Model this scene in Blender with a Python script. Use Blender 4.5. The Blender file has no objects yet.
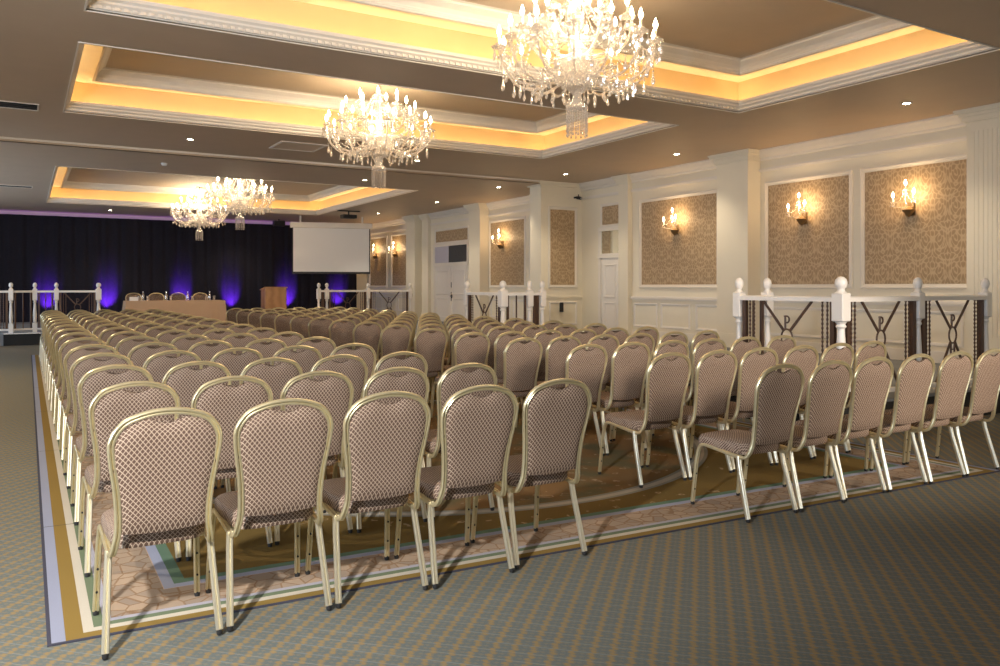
import bpy, math, random
from mathutils import Vector, Matrix
random.seed(7)
PI = math.pi
sc = bpy.context.scene
COL = sc.collection
R = math.radians

# ------------------------------------------------------------------ camera
F, H = 800.0, 1.39
YAW = .5365
cam = bpy.data.cameras.new('camera')
cam.sensor_width = 36.0
cam.lens = F / 1000 * 36
cam.shift_y = -46.5 / 1000
cam.clip_start = 0.05
cam.clip_end = 200
co = bpy.data.objects.new('camera', cam)
co.location = (0, 0, H)
co.rotation_euler = (PI / 2, 0, -YAW)
COL.objects.link(co)
sc.camera = co

# ------------------------------------------------------------------ node helper
class X:
    """a float socket with arithmetic"""
    def __init__(s, nt, sock): s.nt, s.s = nt, sock
    def _m(s, op, *a):
        n = s.nt.nodes.new('ShaderNodeMath'); n.operation = op
        for i, v in enumerate((s,) + a):
            if isinstance(v, X): s.nt.links.new(v.s, n.inputs[i])
            else: n.inputs[i].default_value = v
        return X(s.nt, n.outputs[0])
    def __add__(s, o): return s._m('ADD', o)
    __radd__ = __add__
    def __mul__(s, o): return s._m('MULTIPLY', o)
    __rmul__ = __mul__
    def __sub__(s, o): return s._m('SUBTRACT', o)
    def __rsub__(s, o): return (s * -1.0) + o
    def __truediv__(s, o): return s._m('DIVIDE', o)
    def sin(s): return s._m('SINE')
    def fract(s): return s._m('FRACT')
    def abs(s): return s._m('ABSOLUTE')
    def min(s, o): return s._m('MINIMUM', o)
    def max(s, o): return s._m('MAXIMUM', o)
    def lt(s, o): return s._m('LESS_THAN', o)
    def gt(s, o): return s._m('GREATER_THAN', o)
    def pp(s, o): return s._m('PINGPONG', o)
    def sqrt(s): return s._m('SQRT')
    def step(s, a, b):
        n = s.nt.nodes.new('ShaderNodeMapRange'); n.interpolation_type = 'SMOOTHSTEP'
        s.nt.links.new(s.s, n.inputs[0]); n.inputs[1].default_value = a; n.inputs[2].default_value = b
        return X(s.nt, n.outputs[0])

class M:
    """a new material and its node tools"""
    def __init__(s, name, base=(.8, .8, .8), rough=.5, metal=0.0, spec=.5):
        s.m = bpy.data.materials.new(name); s.m.use_nodes = True
        s.nt = s.m.node_tree
        s.b = s.nt.nodes['Principled BSDF']
        s.b.inputs['Base Color'].default_value = (*base, 1)
        s.b.inputs['Roughness'].default_value = rough
        s.b.inputs['Metallic'].default_value = metal
        s.b.inputs['Specular IOR Level'].default_value = spec
        s.coord = None
    def vec(s, kind='Object'):
        if s.coord is None: s.coord = s.nt.nodes.new('ShaderNodeTexCoord')
        return s.coord.outputs[kind]
    def xyz(s, kind='Object'):
        n = s.nt.nodes.new('ShaderNodeSeparateXYZ'); s.nt.links.new(s.vec(kind), n.inputs[0])
        return [X(s.nt, n.outputs[i]) for i in range(3)]
    def noise(s, scale, detail=3, kind='Object', rough=.5):
        n = s.nt.nodes.new('ShaderNodeTexNoise'); n.inputs['Scale'].default_value = scale
        n.inputs['Detail'].default_value = detail; n.inputs['Roughness'].default_value = rough
        s.nt.links.new(s.vec(kind), n.inputs['Vector'])
        return X(s.nt, n.outputs['Fac'])
    def voro(s, scale, feature='DISTANCE_TO_EDGE', kind='Object'):
        n = s.nt.nodes.new('ShaderNodeTexVoronoi'); n.feature = feature; n.inputs['Scale'].default_value = scale
        s.nt.links.new(s.vec(kind), n.inputs['Vector'])
        return n
    def mix(s, f, a, b):
        n = s.nt.nodes.new('ShaderNodeMix'); n.data_type = 'RGBA'
        if isinstance(f, X): s.nt.links.new(f.s, n.inputs[0])
        else: n.inputs[0].default_value = f
        for i, c in ((6, a), (7, b)):
            if isinstance(c, tuple): n.inputs[i].default_value = (*c, 1)
            else: s.nt.links.new(c, n.inputs[i])
        return n.outputs[2]
    def ramp(s, f, stops):
        n = s.nt.nodes.new('ShaderNodeValToRGB'); n.color_ramp.interpolation = 'CONSTANT'
        els = n.color_ramp.elements
        while len(els) < len(stops): els.new(.5)
        for e, (p, c) in zip(els, stops): e.position = p; e.color = (*c, 1)
        s.nt.links.new(f.s, n.inputs[0]); return n.outputs[0]
    def color(s, sock): s.nt.links.new(sock, s.b.inputs['Base Color']); return s
    def bump(s, f, dist=.002, strength=.5):
        n = s.nt.nodes.new('ShaderNodeBump'); n.inputs['Distance'].default_value = dist; n.inputs['Strength'].default_value = strength
        s.nt.links.new(f.s, n.inputs['Height']); s.nt.links.new(n.outputs[0], s.b.inputs['Normal']); return s
    def emit(s, c, k):
        s.b.inputs['Emission Color'].default_value = (*c, 1); s.b.inputs['Emission Strength'].default_value = k; return s

def paint(name, c, rough=.55, var=.06):
    a = M(name, c, rough)
    n = a.noise(2.5, 3)
    a.color(a.mix(n, tuple(v * (1 - var) for v in c), tuple(min(1, v * (1 + var)) for v in c)))
    return a.m

MAT = {}
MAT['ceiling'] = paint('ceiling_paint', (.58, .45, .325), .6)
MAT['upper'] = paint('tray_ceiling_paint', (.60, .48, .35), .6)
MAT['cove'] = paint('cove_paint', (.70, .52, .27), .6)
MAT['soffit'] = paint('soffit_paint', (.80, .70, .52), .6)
MAT['white'] = paint('white_moulding', (.83, .77, .68), .45, .03)
MAT['cream'] = paint('cream_wall_paint', (.84, .77, .62), .5, .03)
MAT['wain'] = paint('wainscot_paint', (.82, .77, .70), .45, .03)
MAT['post'] = paint('balustrade_paint', (.84, .80, .74), .35, .03)
MAT['brown'] = M('bronze_bar', (.10, .055, .035), .4, .35).m
MAT['black'] = M('black_plastic', (.012, .012, .014), .5).m
MAT['dark'] = paint('stage_riser', (.010, .0095, .009), .7)
MAT['rubber'] = M('rubber', (.015, .015, .015), .6).m
MAT['wood'] = None

def _gold():
    a = M('champagne_metal', (.66, .58, .37), .34, .8)
    n = a.noise(40, 2)
    a.color(a.mix(n, (.72, .63, .38), (.82, .74, .50)))
    return a.m
MAT['gold'] = _gold()
MAT['leg'] = M('leg_metal', (.90, .85, .68), .33, .85).m
MAT['brass'] = M('antique_brass', (.30, .20, .10), .35, .8).m
MAT['chrome'] = M('dull_chrome', (.6, .6, .62), .25, .9).m

def _fabric():
    a = M('chair_fabric', (.4, .3, .25), .75, 0, .25)
    x, y, z = a.xyz()
    v = z + y
    p, q = (x + v) / .0190, (x - v) / .0190
    fp, fq = (p.fract() - .5).abs(), (q.fract() - .5).abs()
    dot = fp.max(fq).step(.425, .35)
    line = fp.max(fq).step(.455, .48)          # dark lozenge inside a pale lattice
    n = a.noise(900, 2)
    c = a.mix(dot, (.33, .235, .165), (.075, .040, .027))
    c = a.mix(line, c, (.56, .46, .36))
    a.color(a.mix(n * .25, c, (.30, .22, .17)))
    a.bump(fp.max(fq), .001, .4)
    return a.m
MAT['fabric'] = _fabric()

def _wood():
    a = M('light_wood', (.4, .22, .1), .4)
    x, y, z = a.xyz()
    n = a.noise(3, 4)
    g = ((x + y) * 26 + n * 9 + z * .6).sin() * .5 + .5
    a.color(a.mix(g, (.50, .27, .115), (.40, .20, .08)))
    return a.m
MAT['wood'] = _wood()

def _wallpaper():
    a = M('damask_wallpaper', (.4, .28, .15), .55)
    x, y, z = a.xyz()
    t = x + y                      # panels stand either along x or along y
    u = t.pp(.22) / .22            # mirrored repeat
    v = z / .46
    n = a.noise(9, 3)
    w = (v * 2 * PI).sin() * .45 + n * .55
    s1 = ((u * 2.3 + w) * 2 * PI).sin()
    s2 = ((v * 2.0 + (u * PI).sin() * .75 + n * .5) * 2 * PI).sin()
    du, dv = u - .5, (v.fract() - .5)
    curl = ((du * du + dv * dv * 1.6).sqrt() * 26 + du * 4).sin()
    f = (s1 * .5 + s2 * .55 + curl * .55)
    f = f.abs().step(.15, .8)
    fine = a.noise(120, 2)
    c = a.mix(f, (.55, .41, .25), (.33, .225, .12))
    a.color(a.mix(fine * .35, c, (.45, .31, .18)))
    a.b.inputs['Roughness'].default_value = .5
    return a.m
MAT['paper'] = _wallpaper()

def _carpet():
    a = M('patterned_carpet', (.2, .22, .22), .95, 0, .1)
    x, y, z = a.xyz()
    k = 1 / math.sqrt(2)
    q = (x - y) * k                # distance across the lines that run diagonally
    p = (x + y) * k
    zig = ((p / .050) * 2 * PI).sin() * .07 + ((p / .025).fract() - .5) * .16
    lane = ((q / .074 + zig).fract() - .5).abs()
    dash = ((p / .025).fract() - .5).abs()
    nz = a.noise(160, 2)
    gold = (lane * 1.0 + dash * .20 + (nz - .5) * .55).step(.27, .12)
    lane2 = (((q / .074 + .5) .fract() - .5).abs() + dash * .5).step(.22, .1)
    grid = ((p / .068).fract() - .5).abs().step(.06, .02)
    base = a.mix(nz, (.095, .108, .102), (.165, .180, .168))
    base = a.mix(grid * .35, base, (.30, .33, .33))
    base = a.mix(lane2 * .3, base, (.28, .22, .12))
    a.color(a.mix(gold * .72, base, (.31, .20, .07)))
    a.bump(a.noise(420, 2), .004, .6)
    return a.m
MAT['carpet'] = _carpet()

RUG_W, RUG_L = 6.25, 15.2
def _rug():
    a = M('bordered_rug', (.3, .2, .1), .95, 0, .1)
    u, v, _ = a.xyz('UV')
    e = u.min(RUG_W - u).min(v + .062).min(RUG_L - v + .05)
    nz = a.noise(200, 2)
    vo = a.voro(12, 'DISTANCE_TO_EDGE')
    crack = X(a.nt, vo.outputs['Distance']).step(.07, .02)
    vc = a.voro(12, 'F1'); tint = a.nt.nodes.new('ShaderNodeSeparateXYZ'); a.nt.links.new(vc.outputs['Color'], tint.inputs[0])
    mos = a.mix(X(a.nt, tint.outputs[0]), (.40, .30, .215), (.27, .215, .17))
    mos = a.mix(crack * (nz * 1.3), mos, (.20, .10, .04))
    x, y, _z = a.xyz('Object')
    dx = x - 3.15
    dy = ((y - 4.0).pp(2.6) - 2.6)
    rr = (dx * dx + dy * dy).sqrt()
    wav = a.noise(2.2, 3)
    field = a.mix(wav, (.125, .078, .018), (.175, .112, .026))
    scroll = ((a.noise(7, 2) * 9).sin().abs()).step(.25, .05)
    inside = a.mix(scroll, (.19, .11, .045), (.38, .28, .18))
    inside = a.mix((a.noise(2.3, 4)).step(.45, .62) * .75, inside, (.08, .10, .06))
    ring = (rr - 2.42).abs()
    fld = a.mix(rr.step(2.36, 2.34), field, inside)
    fld = a.mix(ring.step(.06, .05), fld, (.25, .26, .24))
    fld = a.mix(ring.step(.03, .022), fld, (.45, .42, .36))
    ring2 = (rr - 2.6).abs().step(.10, .05) * scroll
    fld = a.mix(ring2 * .8, fld, (.45, .32, .18))
    K = 1.25
    bc = a.ramp(e / K, [(0, (.03, .04, .075)), (.010 / K, (.27, .30, .41)), (.062 / K, (.225, .145, .032)), (.125 / K, (.52, .48, .40)),
                        (.165 / K, (.12, .17, .105)), (.205 / K, (.36, .36, .42)), (.235 / K, (.5, .36, .27)), (.47 / K, (.32, .35, .46)),
                        (.52 / K, (.10, .19, .13)), (.575 / K, (.25, .14, .03))])
    c = a.mix(e.gt(.575), bc, fld)
    c = a.mix(e.gt(.235) * e.lt(.47), c, mos)
    c = a.mix(v.lt(.014), c, (.03, .04, .075))
    seam = ((v + .7) / 2.45).fract().lt(.0035)
    c = a.mix(seam * e.lt(.25), c, (.05, .05, .05))
    a.color(a.mix(nz * .3, c, (.20, .14, .08)))
    a.bump(a.noise(420, 2), .003, .5)
    return a.m
MAT['rug'] = _rug()
MAT['platform'] = paint('platform_carpet', (.22, .23, .24), .9, .2)

def _curtain():
    a = M('black_drape', (.02, .018, .03), .8, 0, .15)
    n = a.noise(30, 3); a.color(a.mix(n, (.010, .009, .014), (.022, .02, .03)))
    return a.m
MAT['curtain'] = _curtain()
MAT['cloth'] = paint('peach_cloth', (.56, .38, .24), .8, .08)
MAT['napkin'] = paint('screen_white', (.86, .84, .82), .6, .01)
MAT['mirror'] = M('mirror_glass', (.82, .86, .84), .05, 1.0).m
MAT['dark_reflection'] = M('dark_reflection_pane', (.012, .012, .022), .15).m  # dark curtain reflection put into the pane colour
MAT['pale_reflection'] = M('pale_reflection_pane', (.55, .53, .62), .25).m  # lavender screen reflection put into the pane colour
MAT['paper_white'] = paint('white_card', (.85, .85, .85), .6, .02)

def _crystal(name, dif, tr):
    m = bpy.data.materials.new(name); m.use_nodes = True; nt = m.node_tree; nt.nodes.clear()
    o = nt.nodes.new('ShaderNodeOutputMaterial')
    g = nt.nodes.new('ShaderNodeBsdfGlossy'); g.inputs['Roughness'].default_value = .08
    g.inputs['Color'].default_value = (1, .97, .93, 1)
    d = nt.nodes.new('ShaderNodeBsdfDiffuse'); d.inputs['Color'].default_value = (.95, .9, .84, 1)
    l = nt.nodes.new('ShaderNodeBsdfTranslucent'); l.inputs['Color'].default_value = (.95, .9, .84, 1)
    t = nt.nodes.new('ShaderNodeBsdfTransparent')
    a = nt.nodes.new('ShaderNodeMixShader'); a.inputs[0].default_value = .5
    nt.links.new(d.outputs[0], a.inputs[1]); nt.links.new(l.outputs[0], a.inputs[2])
    b = nt.nodes.new('ShaderNodeMixShader'); b.inputs[0].default_value = dif
    nt.links.new(g.outputs[0], b.inputs[1]); nt.links.new(a.outputs[0], b.inputs[2])
    c = nt.nodes.new('ShaderNodeMixShader'); c.inputs[0].default_value = tr
    nt.links.new(b.outputs[0], c.inputs[1]); nt.links.new(t.outputs[0], c.inputs[2])
    nt.links.new(c.outputs[0], o.inputs[0])
    return m
MAT['crystal'] = _crystal('crystal', .42, .38)
MAT['water'] = _crystal('clear_glass', .3, .5)
MAT['bulb'] = M('candle_bulb', (1, .9, .7), .4).emit((1.0, .80, .52), 58).m
MAT['sbulb'] = M('sconce_bulb', (1, .9, .7), .4).emit((1.0, .74, .42), 28).m
MAT['lens'] = M('downlight_lens', (1, .95, .85), .4).emit((1.0, .86, .62), 60).m
MAT['violet'] = M('violet_lens', (.3, .1, .9), .3).emit((.25, .05, 1.0), 12).m

# ------------------------------------------------------------------ mesh builder
def catmull(pts, n=4, closed=False):
    P = [Vector(p) for p in pts]; out = []
    m = len(P)
    rng = range(m if closed else m - 1)
    for i in rng:
        g = (lambda k: P[k % m]) if closed else (lambda k: P[max(0, min(m - 1, k))])
        p0, p1, p2, p3 = g(i - 1), g(i), g(i + 1), g(i + 2)
        for k in range(n):
            t = k / n
            out.append(.5 * ((2 * p1) + (p2 - p0) * t + (2 * p0 - 5 * p1 + 4 * p2 - p3) * t * t + (3 * p1 - p0 - 3 * p2 + p3) * t ** 3))
    if not closed: out.append(P[-1])
    return out

def circ(r, n=8):
    return [(r * math.cos(2 * PI * i / n), r * math.sin(2 * PI * i / n)) for i in range(n)]

class MB:
    def __init__(s): s.v, s.f, s.sm = [], [], []
    def add(s, vs, fs, smooth=False):
        b = len(s.v); s.v.extend(tuple(p) for p in vs)
        for f in fs: s.f.append(tuple(b + i for i in f)); s.sm.append(smooth)
        return s
    def box(s, x0, x1, y0, y1, z0, z1):
        if x0 > x1: x0, x1 = x1, x0
        if y0 > y1: y0, y1 = y1, y0
        if z0 > z1: z0, z1 = z1, z0
        return s.add([(x0, y0, z0), (x1, y0, z0), (x1, y1, z0), (x0, y1, z0), (x0, y0, z1), (x1, y0, z1), (x1, y1, z1), (x0, y1, z1)],
                     [(3, 2, 1, 0), (4, 5, 6, 7), (0, 1, 5, 4), (1, 2, 6, 5), (2, 3, 7, 6), (3, 0, 4, 7)])
    def bbox(s, x0, x1, y0, y1, z0, z1, c=.006):
        """a box with chamfered vertical and top edges"""
        def ring(d, z): return [(x0 + d, y0 + 0 * d, z), (x1 - d, y0, z), (x1, y0 + d, z), (x1, y1 - d, z), (x1 - d, y1, z), (x0 + d, y1, z), (x0, y1 - d, z), (x0, y0 + d, z)]
        def inn(z): return [(x0 + 2 * c, y0 + c, z), (x1 - 2 * c, y0 + c, z), (x1 - c, y0 + 2 * c, z), (x1 - c, y1 - 2 * c, z), (x1 - 2 * c, y1 - c, z), (x0 + 2 * c, y1 - c, z), (x0 + c, y1 - 2 * c, z), (x0 + c, y0 + 2 * c, z)]
        rs = [inn(z0), ring(c, z0 + c), ring(c, z1 - c), inn(z1)]
        return s.loft(rs, True)
    def loft(s, rings, caps=True, smooth=False):
        n = len(rings[0]); vs = [p for r in rings for p in r]; fs = []
        for k in range(len(rings) - 1):
            for i in range(n):
                j = (i + 1) % n
                fs.append((k * n + i, k * n + j, (k + 1) * n + j, (k + 1) * n + i))
        if caps:
            fs.append(tuple(reversed(range(n)))); m = (len(rings) - 1) * n; fs.append(tuple(m + i for i in range(n)))
        return s.add(vs, fs, smooth)
    def tube(s, path, sec, closed=False, smooth=True, up=None, scale=None):
        """sweep a 2-d section along a path (section or radius); parallel transport"""
        if not isinstance(sec, list): sec = circ(sec)
        P = [Vector(p) for p in path]; n = len(P); T = []
        for i in range(n):
            a, b = (P[(i - 1) % n], P[(i + 1) % n]) if closed else (P[max(0, i - 1)], P[min(n - 1, i + 1)])
            T.append((b - a).normalized())
        u = Vector(up) if up else (Vector((0, 0, 1)) if abs(T[0].z) < .9 else Vector((1, 0, 0)))
        N = (u - T[0] * u.dot(T[0])).normalized()
        rings = []
        for i in range(n):
            N = (N - T[i] * N.dot(T[i])).normalized(); B = T[i].cross(N)
            k = scale[i] if scale else 1
            rings.append([P[i] + N * (x * k) + B * (y * k) for x, y in sec])
        if closed: rings.append(rings[0])
        return s.loft(rings, not closed, smooth)
    def lathe(s, prof, at=(0, 0, 0), n=16, smooth=True):
        rings = [[(at[0] + r * math.cos(2 * PI * i / n), at[1] + r * math.sin(2 * PI * i / n), at[2] + z) for i in range(n)] for r, z in prof]
        return s.loft(rings, True, smooth)
    def ball(s, c, r, n=8, m=5, sz=1.0, smooth=True):
        return s.lathe([(max(1e-4, r * math.sin(PI * k / m)), -r * sz * math.cos(PI * k / m)) for k in range(m + 1)], c, n, smooth)
    def sweep_rect(s, x0, x1, y0, y1, prof, closed_prof=False, smooth=False):
        """profile (inward offset, z) swept round a rectangle with mitred corners"""
        rings = []
        for o, z in prof:
            rings.append([(x0 + o, y0 + o, z), (x1 - o, y0 + o, z), (x1 - o, y1 - o, z), (x0 + o, y1 - o, z)])
        if closed_prof: rings.append(rings[0])
        return s.loft(rings, False, smooth)
    def build(s, name, mat, parent=None, label=None, kind=None, uv=None):
        me = bpy.data.meshes.new(name); me.from_pydata(s.v, [], s.f)
        me.polygons.foreach_set('use_smooth', s.sm)
        me.materials.append(MAT[mat] if isinstance(mat, str) else mat)
        if any(s.sm): me.set_sharp_from_angle(angle=R(38))
        me.update()
        if uv:
            l = me.uv_layers.new(name='UVMap')
            for lp in me.loops: l.data[lp.index].uv = uv(me.vertices[lp.vertex_index].co)
        o = bpy.data.objects.new(name, me); COL.objects.link(o)
        if parent: o.parent = parent
        if label: o['label'] = label
        if kind: o['kind'] = kind
        return o

def tag(o, label, cat, group=None):
    o['label'] = label; o['category'] = cat
    if group: o['group'] = group
    return o
def thing(name, label, cat, loc=(0, 0, 0), rz=0, group=None):
    o = bpy.data.objects.new(name, None); o.empty_display_size = .1; COL.objects.link(o)
    o.location = loc; o.rotation_euler = (0, 0, rz)
    return tag(o, label, cat, group)
def struct(o): o['kind'] = 'structure'; return o
KIDS = {}
def tree(o):
    """remember a finished thing so that copies need no search"""
    kids = [c for c in bpy.data.objects if c.parent == o]
    return (o, [tree(c) for c in kids])
def dup(t, parent=None):
    o, kids = t
    c = o.copy(); COL.objects.link(c); c.parent = parent
    for k in kids: dup(k, c)
    return c
ORD = 'first second third fourth fifth sixth seventh eighth ninth tenth eleventh twelfth thirteenth fourteenth fifteenth sixteenth'.split()

def light(kind, name, loc, power, color, rot=None, aim=None, **kw):
    l = bpy.data.lights.new(name, kind); l.energy = power; l.color = color
    for k, v in kw.items(): setattr(l, k, v)
    o = bpy.data.objects.new(name, l); o.location = loc; COL.objects.link(o)
    if aim: o.rotation_euler = (Vector(aim) - Vector(loc)).to_track_quat('-Z', 'Y').to_euler()
    elif rot: o.rotation_euler = rot
    return o

# ------------------------------------------------------------------ room
WX = 11.3                       # right wall plane
XL, YB, YF = -4.0, -4.5, 29.1  # left wall, behind the camera, far wall
Z1, Z2, YS = 3.80, 3.73, 15.18 # ceiling heights and the step between them
PZ = .29                       # platform height
TR = [(.46, 8.50, 4.38, 7.83, Z1), (.47, 8.38, 8.90, 12.53, Z1), (.53, 8.22, 17.75, 25.5, Z2)]

struct(MB().box(XL, WX + .3, YB, YF, -.1, 0).build('floor', 'carpet'))
rugc = [(.076, 3.54), (6.33, 3.24), (6.33, 18.6), (.12, 18.75)]
rg = MB(); nseg = 40
rv = []
for k in range(nseg + 1):
    t = k / nseg
    for a, b in ((rugc[0], rugc[3]), (rugc[1], rugc[2])):
        rv.append((a[0] + (b[0] - a[0]) * t, a[1] + (b[1] - a[1]) * t, .006))
for p in list(rv): rv.append((p[0], p[1], .0005))
N2 = (nseg + 1) * 2
fs = [(2 * k, 2 * k + 1, 2 * k + 3, 2 * k + 2) for k in range(nseg)]
fs += [(N2 + 2 * k + 2, N2 + 2 * k + 3, N2 + 2 * k + 1, N2 + 2 * k) for k in range(nseg)]
fs += [(2 * k + 2, N2 + 2 * k + 2, N2 + 2 * k, 2 * k) for k in range(nseg)] + [(2 * k + 1, N2 + 2 * k + 1, N2 + 2 * k + 3, 2 * k + 3) for k in range(nseg)]
fs += [(1, 0, N2, N2 + 1), (2 * nseg, 2 * nseg + 1, N2 + 2 * nseg + 1, N2 + 2 * nseg)]
rg.add(rv, fs)
rug = rg.build('rug', 'rug', uv=lambda c: (0.0 if c.x < 3 else RUG_W, (c.y - (3.54 if c.x < 3 else 3.24)) * RUG_L / (15.21 if c.x < 3 else 15.36)))
tag(rug, 'long bordered rug with striped edge and brown field under the chair rows', 'rug')

# ceiling with three tray openings
cm = MB()
def slab(x0, x1, y0, y1, z): cm.box(x0, x1, y0, y1, z, z + .012)
OUT = .125
def ceil_zone(y0, y1, z, trays):
    y = y0
    for (a, b, c, d, _) in trays:
        slab(XL, WX + .3, y, c, z)
        slab(XL, a, c, d, z); slab(b, WX + .3, c, d, z)
        y = d
    slab(XL, WX + .3, y, y1, z)
ceil_zone(YB, YS, Z1, TR[:2]); ceil_zone(YS, YF, Z2, TR[2:])
cm.box(XL, WX + .3, YS, YS + .01, Z2, Z1 + .012)
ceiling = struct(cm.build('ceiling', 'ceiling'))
for i, (a, b, c, d, Z) in enumerate(TR):
    K = 1.27
    def rel(pr): return [(o * K if abs(o) != OUT else o, Z + q * K) for o, q in pr]
    MB().sweep_rect(a, b, c, d, rel([(-OUT, 0), (-OUT, .36)])).build('cove_riser', 'cove', ceiling)
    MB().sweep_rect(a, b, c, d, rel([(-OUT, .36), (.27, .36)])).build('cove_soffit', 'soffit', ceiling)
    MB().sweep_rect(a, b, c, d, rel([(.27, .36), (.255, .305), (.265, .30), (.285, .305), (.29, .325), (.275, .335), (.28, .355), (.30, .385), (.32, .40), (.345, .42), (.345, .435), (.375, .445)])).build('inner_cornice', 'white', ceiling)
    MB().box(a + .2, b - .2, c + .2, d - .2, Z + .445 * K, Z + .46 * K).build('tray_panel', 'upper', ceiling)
    MB().sweep_rect(a, b, c, d, rel([(-OUT, .012), (-.004, .011), (-.012, -.0005), (-.012, -.008), (.0, -.008), (.0, .012), (.012, .02), (.014, .038), (.035, .055), (.037, .07), (.055, .085), (.06, .11), (.045, .115), (.0, .03), (-.01, .013), (-OUT, .013)])).build('tray_cornice', 'white', ceiling)
    dm = MB()   # dentil course seen on the far side of the cornice
    nx = int((b - a) / .07)
    for k in range(nx):
        x = a + (k + .5) * (b - a) / nx
        dm.box(x - .02, x + .02, d - .036, d - .014, Z + .022, Z + .05)
    if i == 0: dm.build('dentil_course', 'white', ceiling)
    cx, cy = (a + b) / 2, (c + d) / 2
    # cove lamps sit in the trough behind the lip and shine up
    W = 8
    for (lx, ly, sx, sy) in ((cx, c - .06, b - a, .03), (cx, d + .06, b - a, .03), (a - .06, cy, .03, d - c), (b + .06, cy, .03, d - c)):
        L = light('AREA', 'cove_strip_light', (lx, ly, Z + .022), W * max(sx, sy) / 3.0, (1.0, .70, .36), rot=(PI, 0, 0), shape='RECTANGLE', size=sx, size_y=sy)
struct(MB().box(XL, WX, YS - .03, YS, Z1 - .03, Z1 + .002).box(XL, WX, YS - .045, YS, Z1 - .012, Z1 + .001).build('trim_1', 'white'))

# walls
wr = MB().box(WX, WX + .3, YB, YS + .1, 0, Z1 + .01).box(WX, WX + .3, YS + .1, YF, 0, Z2 + .01)
wall_r = struct(wr.build('wall_right', 'cream'))
struct(MB().box(XL, WX + .3, YF - .1, YF, 0, Z2 + .01).build('wall_far', 'cream'))
WIN = [(-1.5, .6), (2.5, 4.6), (16.0, 18.0), (19.5, 21.5), (23.0, 25.0)]
lw = MB(); yy = YB
for a, b in WIN:
    lw.box(XL - .2, XL, yy, a, 0, Z1); lw.box(XL - .2, XL, a, b, 0, .7); lw.box(XL - .2, XL, a, b, 2.6, Z1); yy = b
lw.box(XL - .2, XL, yy, YF, 0, Z1)
struct(lw.build('wall_left', 'cream'))
for i, (a, b) in enumerate(WIN):
    w = struct(MB().box(XL - .14, XL - .06, a, b, .7, .78).box(XL - .14, XL - .06, a, b, 2.52, 2.6).box(XL - .14, XL - .06, a, a + .08, .78, 2.52).box(XL - .14, XL - .06, b - .08, b, .78, 2.52)
               .box(XL - .13, XL - .07, (a + b) / 2 - .03, (a + b) / 2 + .03, .78, 2.52).build('window_%d' % (i + 1), 'white'))

# platform and stage floor (one raised level)
pm = MB()
def plat(x0, x1, y0, y1): pm.box(x0, x1, y0, y1, 0, PZ)
plat(6.55, WX, 4.76, YF - .1); plat(1.75, 6.55, 21.3, YF - .1); plat(XL, 1.75, 22.0, YF - .1)
plt = struct(pm.build('floor_platform', 'platform'))
rm = MB().box(1.74, 6.55, 21.285, 21.3, 0, PZ - .02).box(-.42, 1.75, 21.985, 22.0, 0, PZ - .02).box(6.535, 6.55, 4.74, 21.285, 0, PZ - .02).box(6.535, WX, 4.745, 4.76, 0, PZ - .02)
rm.build('riser', 'dark', plt)
MB().box(-.42, 1.75, 21.97, 22.04, PZ - .02, PZ + .006).box(1.73, 6.55, 21.27, 21.34, PZ - .02, PZ + .006).build('nosing', 'chrome', plt)

# columns, pilasters, pier on the right wall
def column(y0, y1, x0, zc, name='wall_column', flutes=True):
    m = MB().box(x0, WX + .01, y0, y1, 0, zc)
    m.box(x0 - .025, WX, y0 - .025, y1 + .025, 0, PZ + .22)
    m.box(x0 - .015, WX, y0 - .015, y1 + .015, PZ + .22, PZ + .25)
    for (o, a, b) in ((.03, .17, .15), (.045, .15, .10), (.07, .10, .06), (.10, .06, .025), (.12, .025, 0)):
        m.box(x0 - o, WX, y0 - o, y1 + o, zc - a, zc - b)
    o = struct(m.build(name, 'cream'))
    return o
nc = column(3.9, 6.15, WX - .21, Z1)
fl = MB()
for k in range(40):
    y = 3.95 + k * .06
    if y < 6.11: fl.tube([(WX - .21, y, .7), (WX - .21, y, 3.5)], .007)
fl.build('flute', 'cream', nc)
column(9.90, 10.63, WX - .325, Z1)
column(13.42, 13.74, WX - .11, Z1)
column(19.61, 20.26, WX - .30, Z2)
column(23.37, 23.85, WX - .10, Z2)
column(23.97, 24.66, WX - .30, Z2)
# pier that stands out from the wall at the ceiling step
PX0, PY0 = 10.14, 15.22
pier = struct(MB().box(PX0, WX + .01, PY0, PY0 + .46, 0, Z1)
              .box(PX0 - .02, WX, PY0 - .02, PY0 + .48, Z1 - .31, Z1 - .27).box(PX0 - .05, WX, PY0 - .05, PY0 + .51, Z1 - .10, Z1 - .05).box(PX0 - .09, WX, PY0 - .09, PY0 + .55, Z1 - .05, Z1)
              .box(PX0 - .02, WX, PY0 - .03, PY0 + .48, 1.13, 1.17).build('wall_pier', 'cream'))

# crown, picture rail, dado, skirting on the right wall: runs between the columns
segs = [(YB, 3.9, Z1), (6.15, 9.90, Z1), (10.63, 13.42, Z1), (13.74, 15.22, Z1), (15.68, 19.61, Z2), (20.26, 23.37, Z2), (23.85, 23.97, Z2), (24.66, YF - .1, Z2)]
cr, pr, da, sk = MB(), MB(), MB(), MB()
for a, b, z in segs:
    prof = [(0, z), (.16, z), (.16, z - .025), (.13, z - .045), (.10, z - .09), (.045, z - .13), (.045, z - .155), (.025, z - .175), (0, z - .175)]
    cr.loft([[(WX - o, y, q) for o, q in prof] for y in (a, b)], True)
    for o, p, q in ((.025, z - .375, z - .355), (.045, z - .355, z - .33), (.02, z - .33, z - .31)): pr.box(WX - o, WX, a, b, p, q)
    if not (a == 13.74 or a == 20.26):
        for o, p, q in ((.035, 1.11, 1.135), (.06, 1.135, 1.17), (.03, 1.17, 1.185)): da.box(WX - o, WX, a, b, p, q)
        sk.box(WX - .025, WX, a, b, 0, PZ + .17)
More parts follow.
